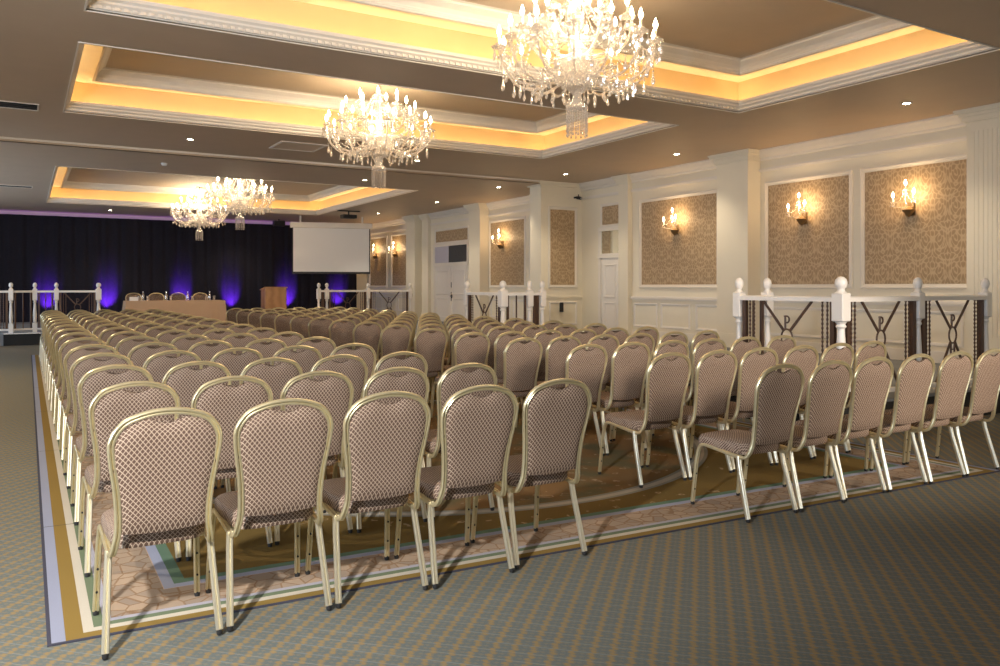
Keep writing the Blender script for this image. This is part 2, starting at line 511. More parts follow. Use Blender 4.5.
struct(cr.build('trim_2', 'white')); struct(pr.build('trim_3', 'white')); struct(da.build('trim_4', 'white')); struct(sk.build('baseboard_right', 'white'))

def yframe(m, y0, y1, z0, z1, w=.055, t=.03, x=WX):
    """raised picture-frame moulding on the right wall"""
    for (o, d) in ((0, t), (w * .45, t * .55)):
        ww = w - o if o == 0 else w * .55
    prof = [(0, 0), (0, t * .6), (w * .2, t), (w * .5, t), (w * .6, t * .6), (w * .9, t * .5), (w, 0)]
    rings = []
    for o, d in prof:
        rings.append([(x - d, y0 + o, z0 + o), (x - d, y1 - o, z0 + o), (x - d, y1 - o, z1 - o), (x - d, y0 + o, z1 - o)])
    m.loft(rings, False)
PANELS = [(6.25, 7.83, Z1), (8.12, 9.72, Z1), (10.95, 13.09, Z1), (15.85, 17.4, Z2), (17.75, 19.5, Z2), (24.95, 26.5, Z2), (27.05, 28.6, Z2)]
PB, PT = 1.43, 3.165
for a, b, z in PANELS:
    MB().box(WX - .008, WX, a, b, PB, PT).build('wallpaper_panel', 'paper', wall_r)
    m = MB(); yframe(m, a - .075, b + .075, PB - .075, PT + .075, .07, .035); m.build('panel_frame', 'white', wall_r)
for a, b in ((6.3, 7.0), (7.15, 8.4), (8.5, 9.8), (10.75, 11.5), (11.65, 12.5), (12.6, 13.35), (15.8, 17.0), (17.15, 18.3), (18.45, 19.5), (24.8, 26.0), (26.15, 27.3), (27.45, 28.6), (.6, 1.8), (1.95, 3.1)):
    m = MB(); yframe(m, a, b, PZ + .24, 1.04, .05, .022); m.build('wainscot_frame', 'wain', wall_r)
# paper panel and wainscot on the pier (it faces the camera side)
MB().box(10.40, 11.08, PY0 - .008, PY0, PB, PT).build('wallpaper_panel', 'paper', pier)
def xframe(m, x0, x1, z0, z1, w=.06, t=.035, y=15.22):
    prof = [(0, 0), (0, t * .6), (w * .2, t), (w * .5, t), (w * .6, t * .6), (w * .9, t * .5), (w, 0)]
    m.loft([[(x0 + o, y - d, z0 + o), (x0 + o, y - d, z1 - o), (x1 - o, y - d, z1 - o), (x1 - o, y - d, z0 + o)] for o, d in prof], False)
m = MB(); xframe(m, 10.33, 11.15, PB - .07, PT + .07); m.build('panel_frame', 'white', pier)
m = MB(); xframe(m, 10.36, 11.15, PZ + .2, 1.04, .05, .022); m.build('wainscot_frame', 'wain', pier)

# doors in their bays: panelled leaf, transom above, small paper panel over it
def door(n, y0, y1, ztr0, ztr1, zc, leaves, x=WX, mirror_from=None):
    d = struct(MB().box(x - .02, x, y0, y1, PZ, ztr0 - .10).build('door_%d' % n, 'wain'))
    L = (y1 - y0) / leaves
    for k in range(leaves):
        a, b = y0 + k * L + .03, y0 + (k + 1) * L - .03
        lf = MB().box(x - .045, x - .02, a, b, PZ + .02, ztr0 - .14).build('door_leaf', 'wain', d)
        m = MB()
        for (p, q) in ((PZ + .12, PZ + .75), (PZ + .85, ztr0 - .24)): yframe(m, a + .09, b - .09, p, q, .05, .018, x - .045)
        m.build('raised_moulding', 'wain', lf)
    m = MB()
    for a, b in ((y0 - .09, y0), (y1, y1 + .09)): m.box(x - .05, x, a, b, PZ, ztr1 + .08)
    m.box(x - .07, x, y0 - .09, y1 + .09, ztr0 - .10, ztr0 - .0); m.box(x - .06, x, y0 - .09, y1 + .09, ztr1, ztr1 + .09)
    m.build('door_casing', 'white', d)
    if leaves == 1: MB().box(x - .03, x - .012, y0, y1, ztr0, ztr1).build('transom_mirror', 'mirror', d, label='mirrored transom pane')
    else:
        ym = y0 + L * 1.12  # reflections of curtain and screen are painted as two flat panes
        MB().box(x - .03, x - .012, y0, ym, ztr0, ztr1).build('transom_pane', 'dark_reflection', d, label='transom pane painted with a dark reflection')
        MB().box(x - .03, x - .012, ym, y1, ztr0, ztr1).build('transom_pane', 'pale_reflection', d, label='transom pane painted with a pale lavender reflection')
    MB().box(x - .008, x, y0, y1, ztr1 + .13, zc - .60).build('wallpaper_panel', 'paper', d)
    m = MB(); yframe(m, y0 - .05, y1 + .05, ztr1 + .09, zc - .54, .06, .03, x); m.build('panel_frame', 'white', d)
    return d
d1 = door(1, 13.80, 14.45, 2.13, 2.64, Z1, 1)
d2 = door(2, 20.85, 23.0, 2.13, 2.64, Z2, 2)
h = MB().box(WX - .06, WX - .045, 21.78, 21.85, .95, 1.22).tube([(WX - .06, 21.815, 1.1), (WX - .1, 21.815, 1.1), (WX - .1, 21.68, 1.1)], .014).build('door_handle', 'black', d2)
MB().box(WX - .06, WX - .045, 21.78, 21.85, 1.36, 1.52).build('door_lock', 'black', d2)

# small things on the walls
tag(MB().bbox(WX - .315, WX - .30, 24.15, 24.45, 1.05, 1.17).build('switch_plate', 'black'), 'black switch plate on the cream column left of the double doors', 'switch plate')
t = tag(MB().bbox(10.65, 10.74, 15.17, 15.22, .80, 1.02).build('call_point', 'black'), 'slim dark call point on the wainscot below the wallpapered pier', 'call point')
sc_ = thing('security_camera', 'small black security camera under the cornice at the top of the pier', 'security camera', (8.98, 12.40, 3.1))
MB().lathe([(.035, .0), (.035, .012), (.012, .02), (.012, .06)], (0, 0, 0), 12).build('bracket', 'black', sc_)
MB().tube([(.0, .06, -.01), (0, -.10, -.04)], .035).build('camera_body', 'black', sc_)
MB().tube([(0, -.10, -.04), (0, -.115, -.043)], .028).build('camera_lens', 'chrome', sc_)
sc_.location = (11.08, 15.06, 3.47)
MB().box(-.02, .02, .05, .16, -.02, .02).build('wall_mount', 'black', sc_)

# ------------------------------------------------------------------ banquet chair
GROOVE = [(-.0125, -.005), (-.0095, -.0095), (-.004, -.0095), (0, -.003), (.004, -.0095), (.0095, -.0095), (.0125, -.005),
          (.0125, .005), (.0095, .0095), (.004, .0095), (0, .003), (-.004, .0095), (-.0095, .0095), (-.0125, .005)]
LEGSEC = [(x * 1.05, y * 1.25) for x, y in GROOVE]
HALF = [(.190, .425, .345), (.189, .408, .378), (.188, .375, .392), (.186, .30, .386), (.184, .16, .370), (.181, .075, .364), (.177, .04, .375), (.171, .018, .41),
        (.163, .006, .46), (.163, -.004, .53), (.170, -.019, .62), (.183, -.037, .71), (.1915, -.052, .785), (.187, -.060, .822),
        (.168, -.068, .858), (.138, -.074, .886), (.092, -.079, .904), (.046, -.082, .914), (0, -.083, .917)]
def yb(z):   # lean of the back
    pts = [(p[2], p[1]) for p in HALF[7:]]
    if z <= pts[0][0]: return pts[0][1]
    for (a, ya), (b, ybb) in zip(pts, pts[1:]):
        if a <= z <= b: return ya + (ybb - ya) * (z - a) / max(1e-6, b - a)
    return pts[-1][1]
def interp(pts, x):
    if x <= pts[0][0]: return pts[0][1]
    for (a, p), (b, q) in zip(pts, pts[1:]):
        if a <= x <= b: return p + (q - p) * (x - a) / (b - a)
    return pts[-1][1]
def backrest_mb(nc, nr):
    m = MB(); zb = .452
    def top(x):
        x = abs(x)
        T = interp([(0, .900), (.045, .897), (.09, .887), (.13, .869), (.157, .846), (.174, .815), (.180, .78)], x)
        if x < .062: T -= .031 * (math.cos(PI * x / .062) * .5 + .5) ** .38
        return T
    rings = []
    for j in range(nr + 1):
        t = j / nr
        fr, bk = [], []
        for i in range(nc + 1):
            s = -1 + 2 * i / nc
            s = math.copysign(abs(s) ** .85, s)
            W = interp([(0, .150), (.15, .148), (.35, .156), (.55, .170), (.75, .181), (1, .183)], t)
            x = s * W; z = zb + (top(x) - zb) * t
            zb_ = .012 * (1 - s * s)
            z -= zb_ * (1 - t)
            e = (1 - abs(s) ** 5) ** .5 * min(1, (t / .06 + .0) ** .5 if t < .06 else 1) * min(1, ((1 - t) / .06) ** .5 if t > .94 else 1)
            y = yb(z)
            bk.append((x, y - .005 - .013 * e, z)); fr.append((x, y + .005 + .026 * e, z))
        rings.append(bk + fr[::-1])
    m.loft(rings, True, True)
    return m
def seat_mb(n=20):
    m = MB(); rings = []
    for (k, z) in ((.86, .374), (.95, .375), (1.0, .390), (1.0, .425), (.96, .442), (.86, .452), (.55, .461), (.2, .464)):
        ring = []
        for i in range(n):
            a = 2 * PI * i / n
            c, s = math.cos(a), math.sin(a)
            ex = .38
            px = math.copysign(abs(c) ** ex, c); py = math.copysign(abs(s) ** ex, s)
            w = .172 + .026 * (py * .5 + .5)
            ring.append((px * w * k, .262 + py * .205 * k, z))
        rings.append(ring)
    return m.loft(rings, True, True)
def front_leg_mb(s): return MB().tube([(s * .190, .425, .348), (s * .195, .437, .28), (s * .203, .465, .018)], GROOVE, up=(1, 0, 0))
def rear_leg_mb(s): return MB().tube([(s * .186, .098, .372), (s * .190, .085, .30), (s * .205, .004, .018)], LEGSEC, up=(1, 0, 0))
def make_chair(name, hi):
    t = thing(name, 'x', 'chair', (0, 0, -50), 0)
    n = 3 if hi else 2
    path = catmull(HALF, n)
    full = [Vector((-p.x, p.y, p.z)) for p in path] + [p for p in reversed(path)][1:]
    fm = MB().tube(full, GROOVE if hi else [(x, y) for x, y in GROOVE], up=(1, 0, 0))
    for y, z, w in ((.33, .385, .186), (.17, .362, .18)): fm.tube([(-w, y, z), (w, y, z)], circ(.009, 6))
    fm.build('frame', 'gold', t)
    backrest_mb(22 if hi else 14, 12 if hi else 9).build('backrest', 'fabric', t)
    seat_mb(24 if hi else 16).build('seat', 'fabric', t)
    for s in (-1, 1):
        for mb, f in ((front_leg_mb(s), (s * .203, .465)), (rear_leg_mb(s), (s * .205, .004))):
            l = mb.build('leg', 'gold' if f[1] > .1 else 'leg', t)
            if hi:
                MB().lathe([(.011, 0), (.0125, .008), (.0115, .019)], (f[0], f[1], 0), 10).build('foot_glide', 'rubber', l)
                if f[1] > .1:          # two dark bolt heads on each front leg
                    for z in (.10, .20):
                        y = .437 + (.465 - .437) * (.28 - z) / .262; x = s * (.195 + .008 * (.28 - z) / .262)
                        MB().tube([(x, y - .006, z), (x, y - .0115, z)], circ(.005, 8)).build('bolt', 'rubber', l)
    return t
hi_t = tree(make_chair('banquet_chair', True)); lo_t = tree(make_chair('banquet_chair', False))
used = {id(hi_t): False, id(lo_t): False}
def put_chair(x, y, z, rz, hi, label, group):
    t = hi_t if hi else lo_t
    if used[id(t)]: o = dup(t)
    else: o = t[0]; used[id(t)] = True
    o.location = (x, y, z); o.rotation_euler = (0, 0, rz); tag(o, label, 'chair', group)
    return o
for r in range(16):
    for c in range(5):
        x = .465 + .4540 * c + random.uniform(-.003, .003); y = 3.315 + .966 * r + random.uniform(-.014, .014)
        seat = ['leftmost seat', 'second seat from left', 'middle seat', 'second seat from aisle', 'seat beside the middle aisle'][c]
        lab = 'gold-framed banquet chair, left block, %s, %s' % ('front row nearest camera' if r == 0 else ORD[r] + ' row from camera', seat)
        put_chair(x, y, .006, R(random.uniform(-.8, .8)), r < 4, lab, 'left block of banquet chairs')
for r in range(16):
    for c in range(6):
        x = 3.855 + .4530 * c + random.uniform(-.003, .003); y = 3.285 + .948 * r + random.uniform(-.014, .014)
        seat = ['seat beside the middle aisle', 'second seat from aisle', 'third seat from aisle', 'third seat from the right', 'second seat from the right', 'rightmost seat'][c]
        lab = 'gold-framed banquet chair, right block, %s, %s' % ('front row nearest camera' if r == 0 else ORD[r] + ' row from camera', seat)
        put_chair(x, y, .006, R(random.uniform(-.8, .8)), r < 3, lab, 'right block of banquet chairs')

# ------------------------------------------------------------------ balustrades
def letter_p(m, c, ax, h, t=.013):
    """upright P with serifs standing on point c, drawn along unit vector ax"""
    ax = Vector(ax); c = Vector(c); up = Vector((0, 0, 1))
    P = lambda u, v: c + ax * u + up * v
    w = h * .42
    m.tube([P(-w * .35, 0), P(-w * .35, h)], circ(t * .8, 6))
    bowl = [P(-w * .35, h)] + [P(w * .05 + w * .5 * math.sin(a), h * .75 + h * .25 * math.cos(a)) for a in [PI * k / 8 for k in range(9)]] + [P(-w * .35, h * .5)]
    m.tube(bowl, circ(t * .65, 6))
    for v in (0, h): m.tube([P(-w * .62, v), P(-w * .05, v)], circ(t * .5, 6))
def letter_h(m, c, ax, h, t=.012):
    ax = Vector(ax); c = Vector(c); up = Vector((0, 0, 1)); P = lambda u, v: c + ax * u - up * v
    w = h * .5
    for s in (-1, 1):
        m.tube([P(s * w * .5, 0), P(s * w * .5, h)], circ(t * .8, 6))
        for v in (0, h): m.tube([P(s * w * .5 - .012, v), P(s * w * .5 + .012, v)], circ(t * .5, 6))
    m.tube([P(-w * .5, h * .5), P(w * .5, h * .5)], circ(t * .55, 6))
RAIL = PZ + 1.005
def newel(root, x, y, k=1.0):
    m = MB(); b = .055 * k
    m.bbox(x - b, x + b, y - b, y + b, PZ, PZ + .22, .006)
    m.lathe([(b * .95, .22), (b * .6, .24), (b * .75, .26), (b * .82, .40), (b * .55, .66), (b * .52, .70), (b * .78, .72), (b * .6, .745), (b * .9, .77)], (x, y, PZ), 14)
    m.bbox(x - b, x + b, y - b, y + b, PZ + .77, PZ + 1.04, .008)
    m.lathe([(b * .9, 1.04), (b * .55, 1.06), (b * .5, 1.075), (b * .8, 1.10), (b * .92, 1.13), (b * .8, 1.165), (b * .4, 1.19), (b * .05, 1.195)], (x, y, PZ), 14)
    return m.build('newel_post', 'post', root)
def balustrade(label, pts, panels, big=()):
    """pts: newel positions; panels: flags per gap, 1 = crossed bars with ring and monogram, 2 = plain bars"""
    root = thing('balustrade', label, 'balustrade', (0, 0, 0))
    for i, p in enumerate(pts): newel(root, p[0], p[1], 1.15 if i in big else .92)
    for (a, b), kind in zip(zip(pts, pts[1:]), panels):
        if not kind: continue
        A, B = Vector((*a, 0)), Vector((*b, 0)); d = (B - A); L = d.length; d.normalize(); nrm = Vector((-d.y, d.x, 0))
        def P(s, z, o=0): v = A + d * s + nrm * o; return (v.x, v.y, z)
        def slab_(s0, s1, w, z0, z1):
            m = MB()
            r = lambda s: [P(s, z0, -w), P(s, z0, w), P(s, z1 - .01, w), P(s, z1, w * .7), P(s, z1, -w * .7), P(s, z1 - .01, -w)]
            return m.loft([r(s0), r(s1)], True)
        slab_(.04, L - .04, .048, RAIL - .05, RAIL).build('handrail', 'post', root)
        slab_(.04, L - .04, .03, PZ + .06, PZ + .10).build('bottom_rail', 'post', root)
        zt, zb = RAIL - .05, PZ + .10
        def bar(s, w, bead=False):
            m = MB()
            if bead:
                n = 40
                m.tube([P(s, zb + (zt - zb) * k / n) for k in range(n + 1)], circ(w, 6), scale=[.55 if k % 2 else 1.1 for k in range(n + 1)], smooth=False)
            else: m.loft([[P(s - w, z, -w), P(s + w, z, -w), P(s + w, z, w), P(s - w, z, w)] for z in (zb, zt)], True)
            m.build('baluster', 'brown', root)
        if kind == 2:
            n = max(3, int(L / .16))
            for k in range(n): bar(.09 + (L - .18) * k / (n - 1), .009 if k % 2 else .016, False)
            continue
        for s, w, bd in ((.085, .022, False), (.15, .011, True), (.205, .011, True)): bar(s, w, bd); bar(L - s, w, bd)
        mid = L / 2; zc = PZ + .585; rr = .068
        for sgn in (-1, 1):
            for (z0, dz) in ((zt, 1), (zb, -1)):
                MB().tube([P(mid + sgn * .30, z0), P(mid + sgn * rr * .55, zc + dz * rr * 1.0)], [(-.012, -.007), (.012, -.007), (.012, .007), (-.012, .007)], smooth=False).build('diagonal_bar', 'brown', root)
        MB().tube([P(mid + rr * math.cos(a), zc + rr * 1.25 * math.sin(a)) for a in [2 * PI * k / 20 for k in range(20)]], circ(.009, 6), closed=True).build('ring', 'brown', root)
        m = MB(); letter_p(m, P(mid, zc + rr * 1.25), d, .13); m.build('letter_p', 'brown', root)
        m = MB(); letter_h(m, P(mid, zc - rr * 1.25), d, .13); m.build('letter_h', 'brown', root)
    return root
balustrade('white and bronze balustrade turning a corner at far right, monogrammed bars below the wall sconces', [(7.07, 6.10), (6.62, 6.09), (6.62, 4.84), (7.84, 4.84), (9.09, 4.84)], [2, 1, 1, 1], big=(2,))
balustrade('short white and bronze balustrade in front of the cream column by the double doors', [(6.62, 12.25), (6.62, 11.04), (7.13, 11.04), (7.38, 11.04)], [1, 2, 2], big=(1,))
balustrade('white balustrade on the stage edge right of the lectern, under the projection screen', [(6.65, 20.5), (6.87, 20.5), (8.02, 20.5), (9.26, 20.5)], [2, 1, 1])
balustrade('white balustrade at far left beside the dark step, before the violet-lit curtain', [(-1.5, 22.1), (-.27, 22.1), (.22, 22.3), (.67, 22.2), (1.58, 22.1)], [1, 2, 2, 1], big=(4,))

# ------------------------------------------------------------------ stage things
# curtain with folds, a gathered heading and a dark lining
cmx = MB(); n = 420; x0, x1 = XL + .2, 10.75
top, bot = [], []
for i in range(n + 1):
    x = x0 + (x1 - x0) * i / n
    y = YF - .45 + .016 * math.sin(x * 19 + .8 * math.sin(x * 2.3)) + .02 * math.sin(x * 5.7)
    top.append((x, y, Z2 - .13)); bot.append((x, y + .0, PZ + .004))
mid = [(x, y + .015 * math.sin(x * 33), 1.6) for x, y, _ in top]
vs = bot + mid + top; q = n + 1
cmx.add(vs, [(i, i + 1, q + i + 1, q + i) for i in range(n)] + [(q + i, q + i + 1, 2 * q + i + 1, 2 * q + i) for i in range(n)], True)
b2 = [(x, y + .03, z) for x, y, z in vs]
cmx.add(b2, [(q + i, q + i + 1, i + 1, i) for i in range(n)] + [(2 * q + i, 2 * q + i + 1, q + i + 1, q + i) for i in range(n)], True)
tag(cmx.build('stage_curtain', 'curtain'), 'full-height black pleated stage curtain lit violet from below', 'curtain')
UP = [(.62, 1.0), (2.3, 1.2), (4.53, 1.2), (6.16, .9), (8.12, 1.15), (10.0, .9)]
UPL = ['behind the left balustrade', 'left of the head table', 'behind the head table', 'between head table and lectern', 'right of the lectern', 'beneath the projection screen']
for (x, k), w in zip(UP, UPL):
    t = thing('uplighter', 'low black violet uplighter on the stage floor ' + w, 'stage light', (x, YF - .95, PZ), 0, 'violet uplighters along the curtain')
    MB().lathe([(.10, 0), (.10, .02), (.03, .03)], (0, 0, 0), 14).build('base', 'black', t)
    MB().tube([(0, -.04, .10), (0, .06, .20)], circ(.07, 12)).build('lamp_can', 'black', t)
    MB().tube([(0, .061, .201), (0, .064, .204)], circ(.06, 12)).build('lens', 'violet', t)
    light('SPOT', 'violet_uplight', (x, YF - .86, PZ + .22), 700 * k, (.20, .03, 1.0), aim=(x, YF - .42, PZ + .80), spot_size=R(56), spot_blend=1.0, shadow_soft_size=.05)

tb = thing('head_table', 'long head table on the stage, hidden under a beige cloth', 'table', (3.43, 22.6, PZ))
MB().bbox(-1.2, 1.2, -.32, .32, .70, .725, .004).build('tabletop', 'wood', tb)
for sx in (-1, 1):
    for sy in (-1, 1): MB().tube([(sx * 1.1, sy * .26, 0), (sx * 1.1, sy * .26, .70)], .018).build('leg', 'chrome', tb)
cl = MB(); ring0, rings = [], []
def clring(dx, dy, z, fold):
    out = []
    hw, hd = 1.21 + dx, .33 + dy
    for side in range(4):
        nn = 36 if side % 2 == 0 else 14
        for k in range(nn):
            s = -1 + 2 * k / nn
            if side == 0: p, nr_ = (s * hw, -hd), (0, -1)
            elif side == 1: p, nr_ = (hw, s * hd), (1, 0)
            elif side == 2: p, nr_ = (-s * hw, hd), (0, 1)
            else: p, nr_ = (-hw, -s * hd), (-1, 0)
            w = fold * math.sin(k * (1.5 if side % 2 == 0 else 2.2)) * (1.0 if abs(s) > .72 or side % 2 else .25)
            out.append((p[0] + nr_[0] * w, p[1] + nr_[1] * w, z))
    return out
cl.loft([clring(.06, .06, .012, .022), clring(.035, .035, .4, .014), clring(.006, .006, .70, .002), clring(.003, .003, .728, 0), clring(-.02, -.02, .731, 0)], False, True)
cl.f.append(tuple(range(len(cl.v) - 100, len(cl.v)))); cl.sm.append(False)
o = cl.build('tablecloth', 'cloth'); o.location = (3.43, 22.6, PZ)
tag(o, 'beige cloth draped over the head table down to the stage floor', 'tablecloth')
for k, x in enumerate((2.53, 3.10, 3.66, 4.24)):
    put_chair(x, 23.5, PZ + .002, PI + R(random.uniform(-1, 1)), False, 'gold-framed banquet chair behind the head table, facing the audience, %s' % ['leftmost of four', 'second from left', 'third from left', 'rightmost of four'][k], 'chairs behind the head table')
def bottle(x, y, lab):
    t = thing('water_bottle', lab, 'bottle', (x, y, PZ + .7315), 0, 'water bottles on the head table')
    MB().lathe([(.030, 0), (.032, .01), (.032, .13), (.026, .16), (.013, .19), (.013, .215)], (0, 0, 0), 12).build('bottle_body', 'water', t)
    MB().lathe([(.015, .213), (.015, .235), (.012, .238)], (0, 0, 0), 10).build('cap', 'paper_white', t)
def glass(x, y, lab):
    t = tag(MB().lathe([(.026, 0), (.028, .004), (.036, .12), (.034, .12), (.026, .008)], (0, 0, 0), 12).build('tumbler', 'water'), lab, 'glass', 'tumblers on the head table')
    t.location = (x, y, PZ + .7315)
for k, x in enumerate((2.66, 3.22, 3.76, 4.32)):
    w = ['leftmost place', 'second place from left', 'third place from left', 'rightmost place'][k]
    bottle(x, 22.67, 'clear water bottle on the head table at the ' + w)
    glass(x + .11, 22.63, 'clear tumbler right of the bottle at the ' + w)
    if k in (0, 3): glass(x - .10, 22.61, 'clear tumbler left of the bottle at the ' + w)
cd = MB(); cd.loft([[(-.10, -.04, 0), (.10, -.04, 0), (.10, .04, 0), (-.10, .04, 0)], [(-.10, -.004, .10), (.10, -.004, .10), (.10, .0, .10), (-.10, .0, .10)]], True)
o = cd.build('name_card', 'paper_white'); o.location = (2.42, 22.50, PZ + .7315); tag(o, 'blank folded white card at the left end of the head table', 'card')

lt = thing('lectern', 'light wooden box lectern standing on the stage right of the head table', 'lectern', (6.2, 23.0, PZ))
MB().bbox(-.30, .30, -.02, 0, .06, 1.04, .004).build('front_panel', 'wood', lt)
for s in (-1, 1): MB().bbox(s * .29 - .015, s * .29 + .015, 0, .48, .06, 1.04, .004).build('side_panel', 'wood', lt)
MB().bbox(-.34, .34, -.05, .52, 0, .06, .01).build('base', 'wood', lt)
m = MB(); m.loft([[(-.33, -.04, 1.06), (.33, -.04, 1.06), (.33, .50, .99), (-.33, .50, .99)], [(-.33, -.04, 1.09), (.33, -.04, 1.09), (.33, .50, 1.02), (-.33, .50, 1.02)]], True)
m.box(-.30, .30, -.0, .03, 1.02, 1.065); m.build('sloping_top', 'wood', lt)
MB().bbox(-.275, .275, .02, .46, .55, .57, .003).build('shelf', 'wood', lt)

# projection screen (hung, turned a little to the audience) and projector
sa, sb = Vector((7.62, 26.15, 0)), Vector((10.02, 25.5, 0))
ps = thing('projection_screen', 'white pull-down projection screen with black border beside the right wall', 'screen', ((sa + sb) / 2).to_tuple(), math.atan2(sb.y - sa.y, sb.x - sa.x))
hw = (sb - sa).length / 2
MB().bbox(-hw, hw, -.004, .004, 1.88, 3.33, .001).build('screen_sheet', 'napkin', ps)
MB().box(-hw - .0, hw, -.007, .007, 1.81, 1.88).box(-hw - .035, -hw, -.007, .007, 1.81, 3.33).box(hw, hw + .035, -.007, .007, 1.81, 3.33).build('border', 'black', ps)
MB().bbox(-hw - .1, hw + .1, -.07, .07, 3.33, 3.52, .02).build('case', 'white', ps)
MB().box(-hw + .2, -hw + .26, -.02, .02, 3.52, Z2).box(hw - .26, hw - .2, -.02, .02, 3.52, Z2).build('hanger', 'white', ps)
pj = thing('projector', 'black ceiling projector in front of the screen top', 'projector', (8.6, 23.6, Z2), 0)
MB().bbox(-.22, .22, -.15, .15, -.24, -.13, .012).build('body', 'black', pj)
MB().tube([(0, 0, -.13), (0, 0, 0)], .025).build('pole', 'black', pj)
MB().bbox(-.36, .36, -.05, .05, -.03, 0, .005).build('ceiling_plate', 'black', pj)
MB().tube([(.1, .15, -.185), (.1, .18, -.185)], circ(.04, 12)).build('projector_lens', 'chrome', pj)
sp = thing('ceiling_loudspeaker', 'small dark loudspeaker hung at the curtain top left of the screen', 'loudspeaker', (7.6, 27.8, Z2))
MB().bbox(-.19, .19, -.12, .12, -.24, -.06, .01).build('cabinet', 'black', sp)
MB().tube([(0, 0, -.06), (0, 0, 0)], .02).build('bracket', 'black', sp)
MB().bbox(-.17, .17, -.128, -.12, -.225, -.075, .003).build('grille', 'dark', sp)

# ------------------------------------------------------------------ chandeliers
def arm_path(pts, a): 
    c, s = math.cos(a), math.sin(a)
    return [(r * c, r * s, z) for r, z in catmull([(r, z, 0) for r, z in pts], 4) for r, z in [(r, z)]] if False else [(p.x * c, p.x * s, p.y) for p in catmull([(r, z, 0) for r, z in pts], 4)]
def drop(m, x, y, z, h, w):
    """faceted almond drop with a bead above, hanging from (x,y,z)"""
    m.ball((x, y, z - w * .6), w * .5, 6, 4, 1.0, False)
    n = 6; pr = [(.001, -w * 1.1), (w * .45, -w * 1.1 - h * .35), (w, -w * 1.1 - h * .68), (w * .6, -w * 1.1 - h * .92), (.001, -w * 1.1 - h)]
    m.lathe(list(reversed(pr)), (x, y, z), n, False)
def beads(m, p, q, sag, n, r, taper=0):
    th = [Vector(p).lerp(Vector(q), k / n) - Vector((0, 0, sag * 4 * (k / n) * (1 - k / n))) for k in range(n + 1)]
    m.tube(th, circ(r * .2, 4))
    for k in range(n + 1):
        t = k / n
        v = Vector(p).lerp(Vector(q), t); v.z -= sag * 4 * t * (1 - t)
        m.ball(v, r * (1 - taper * t), 6, 3, 1.0, False)
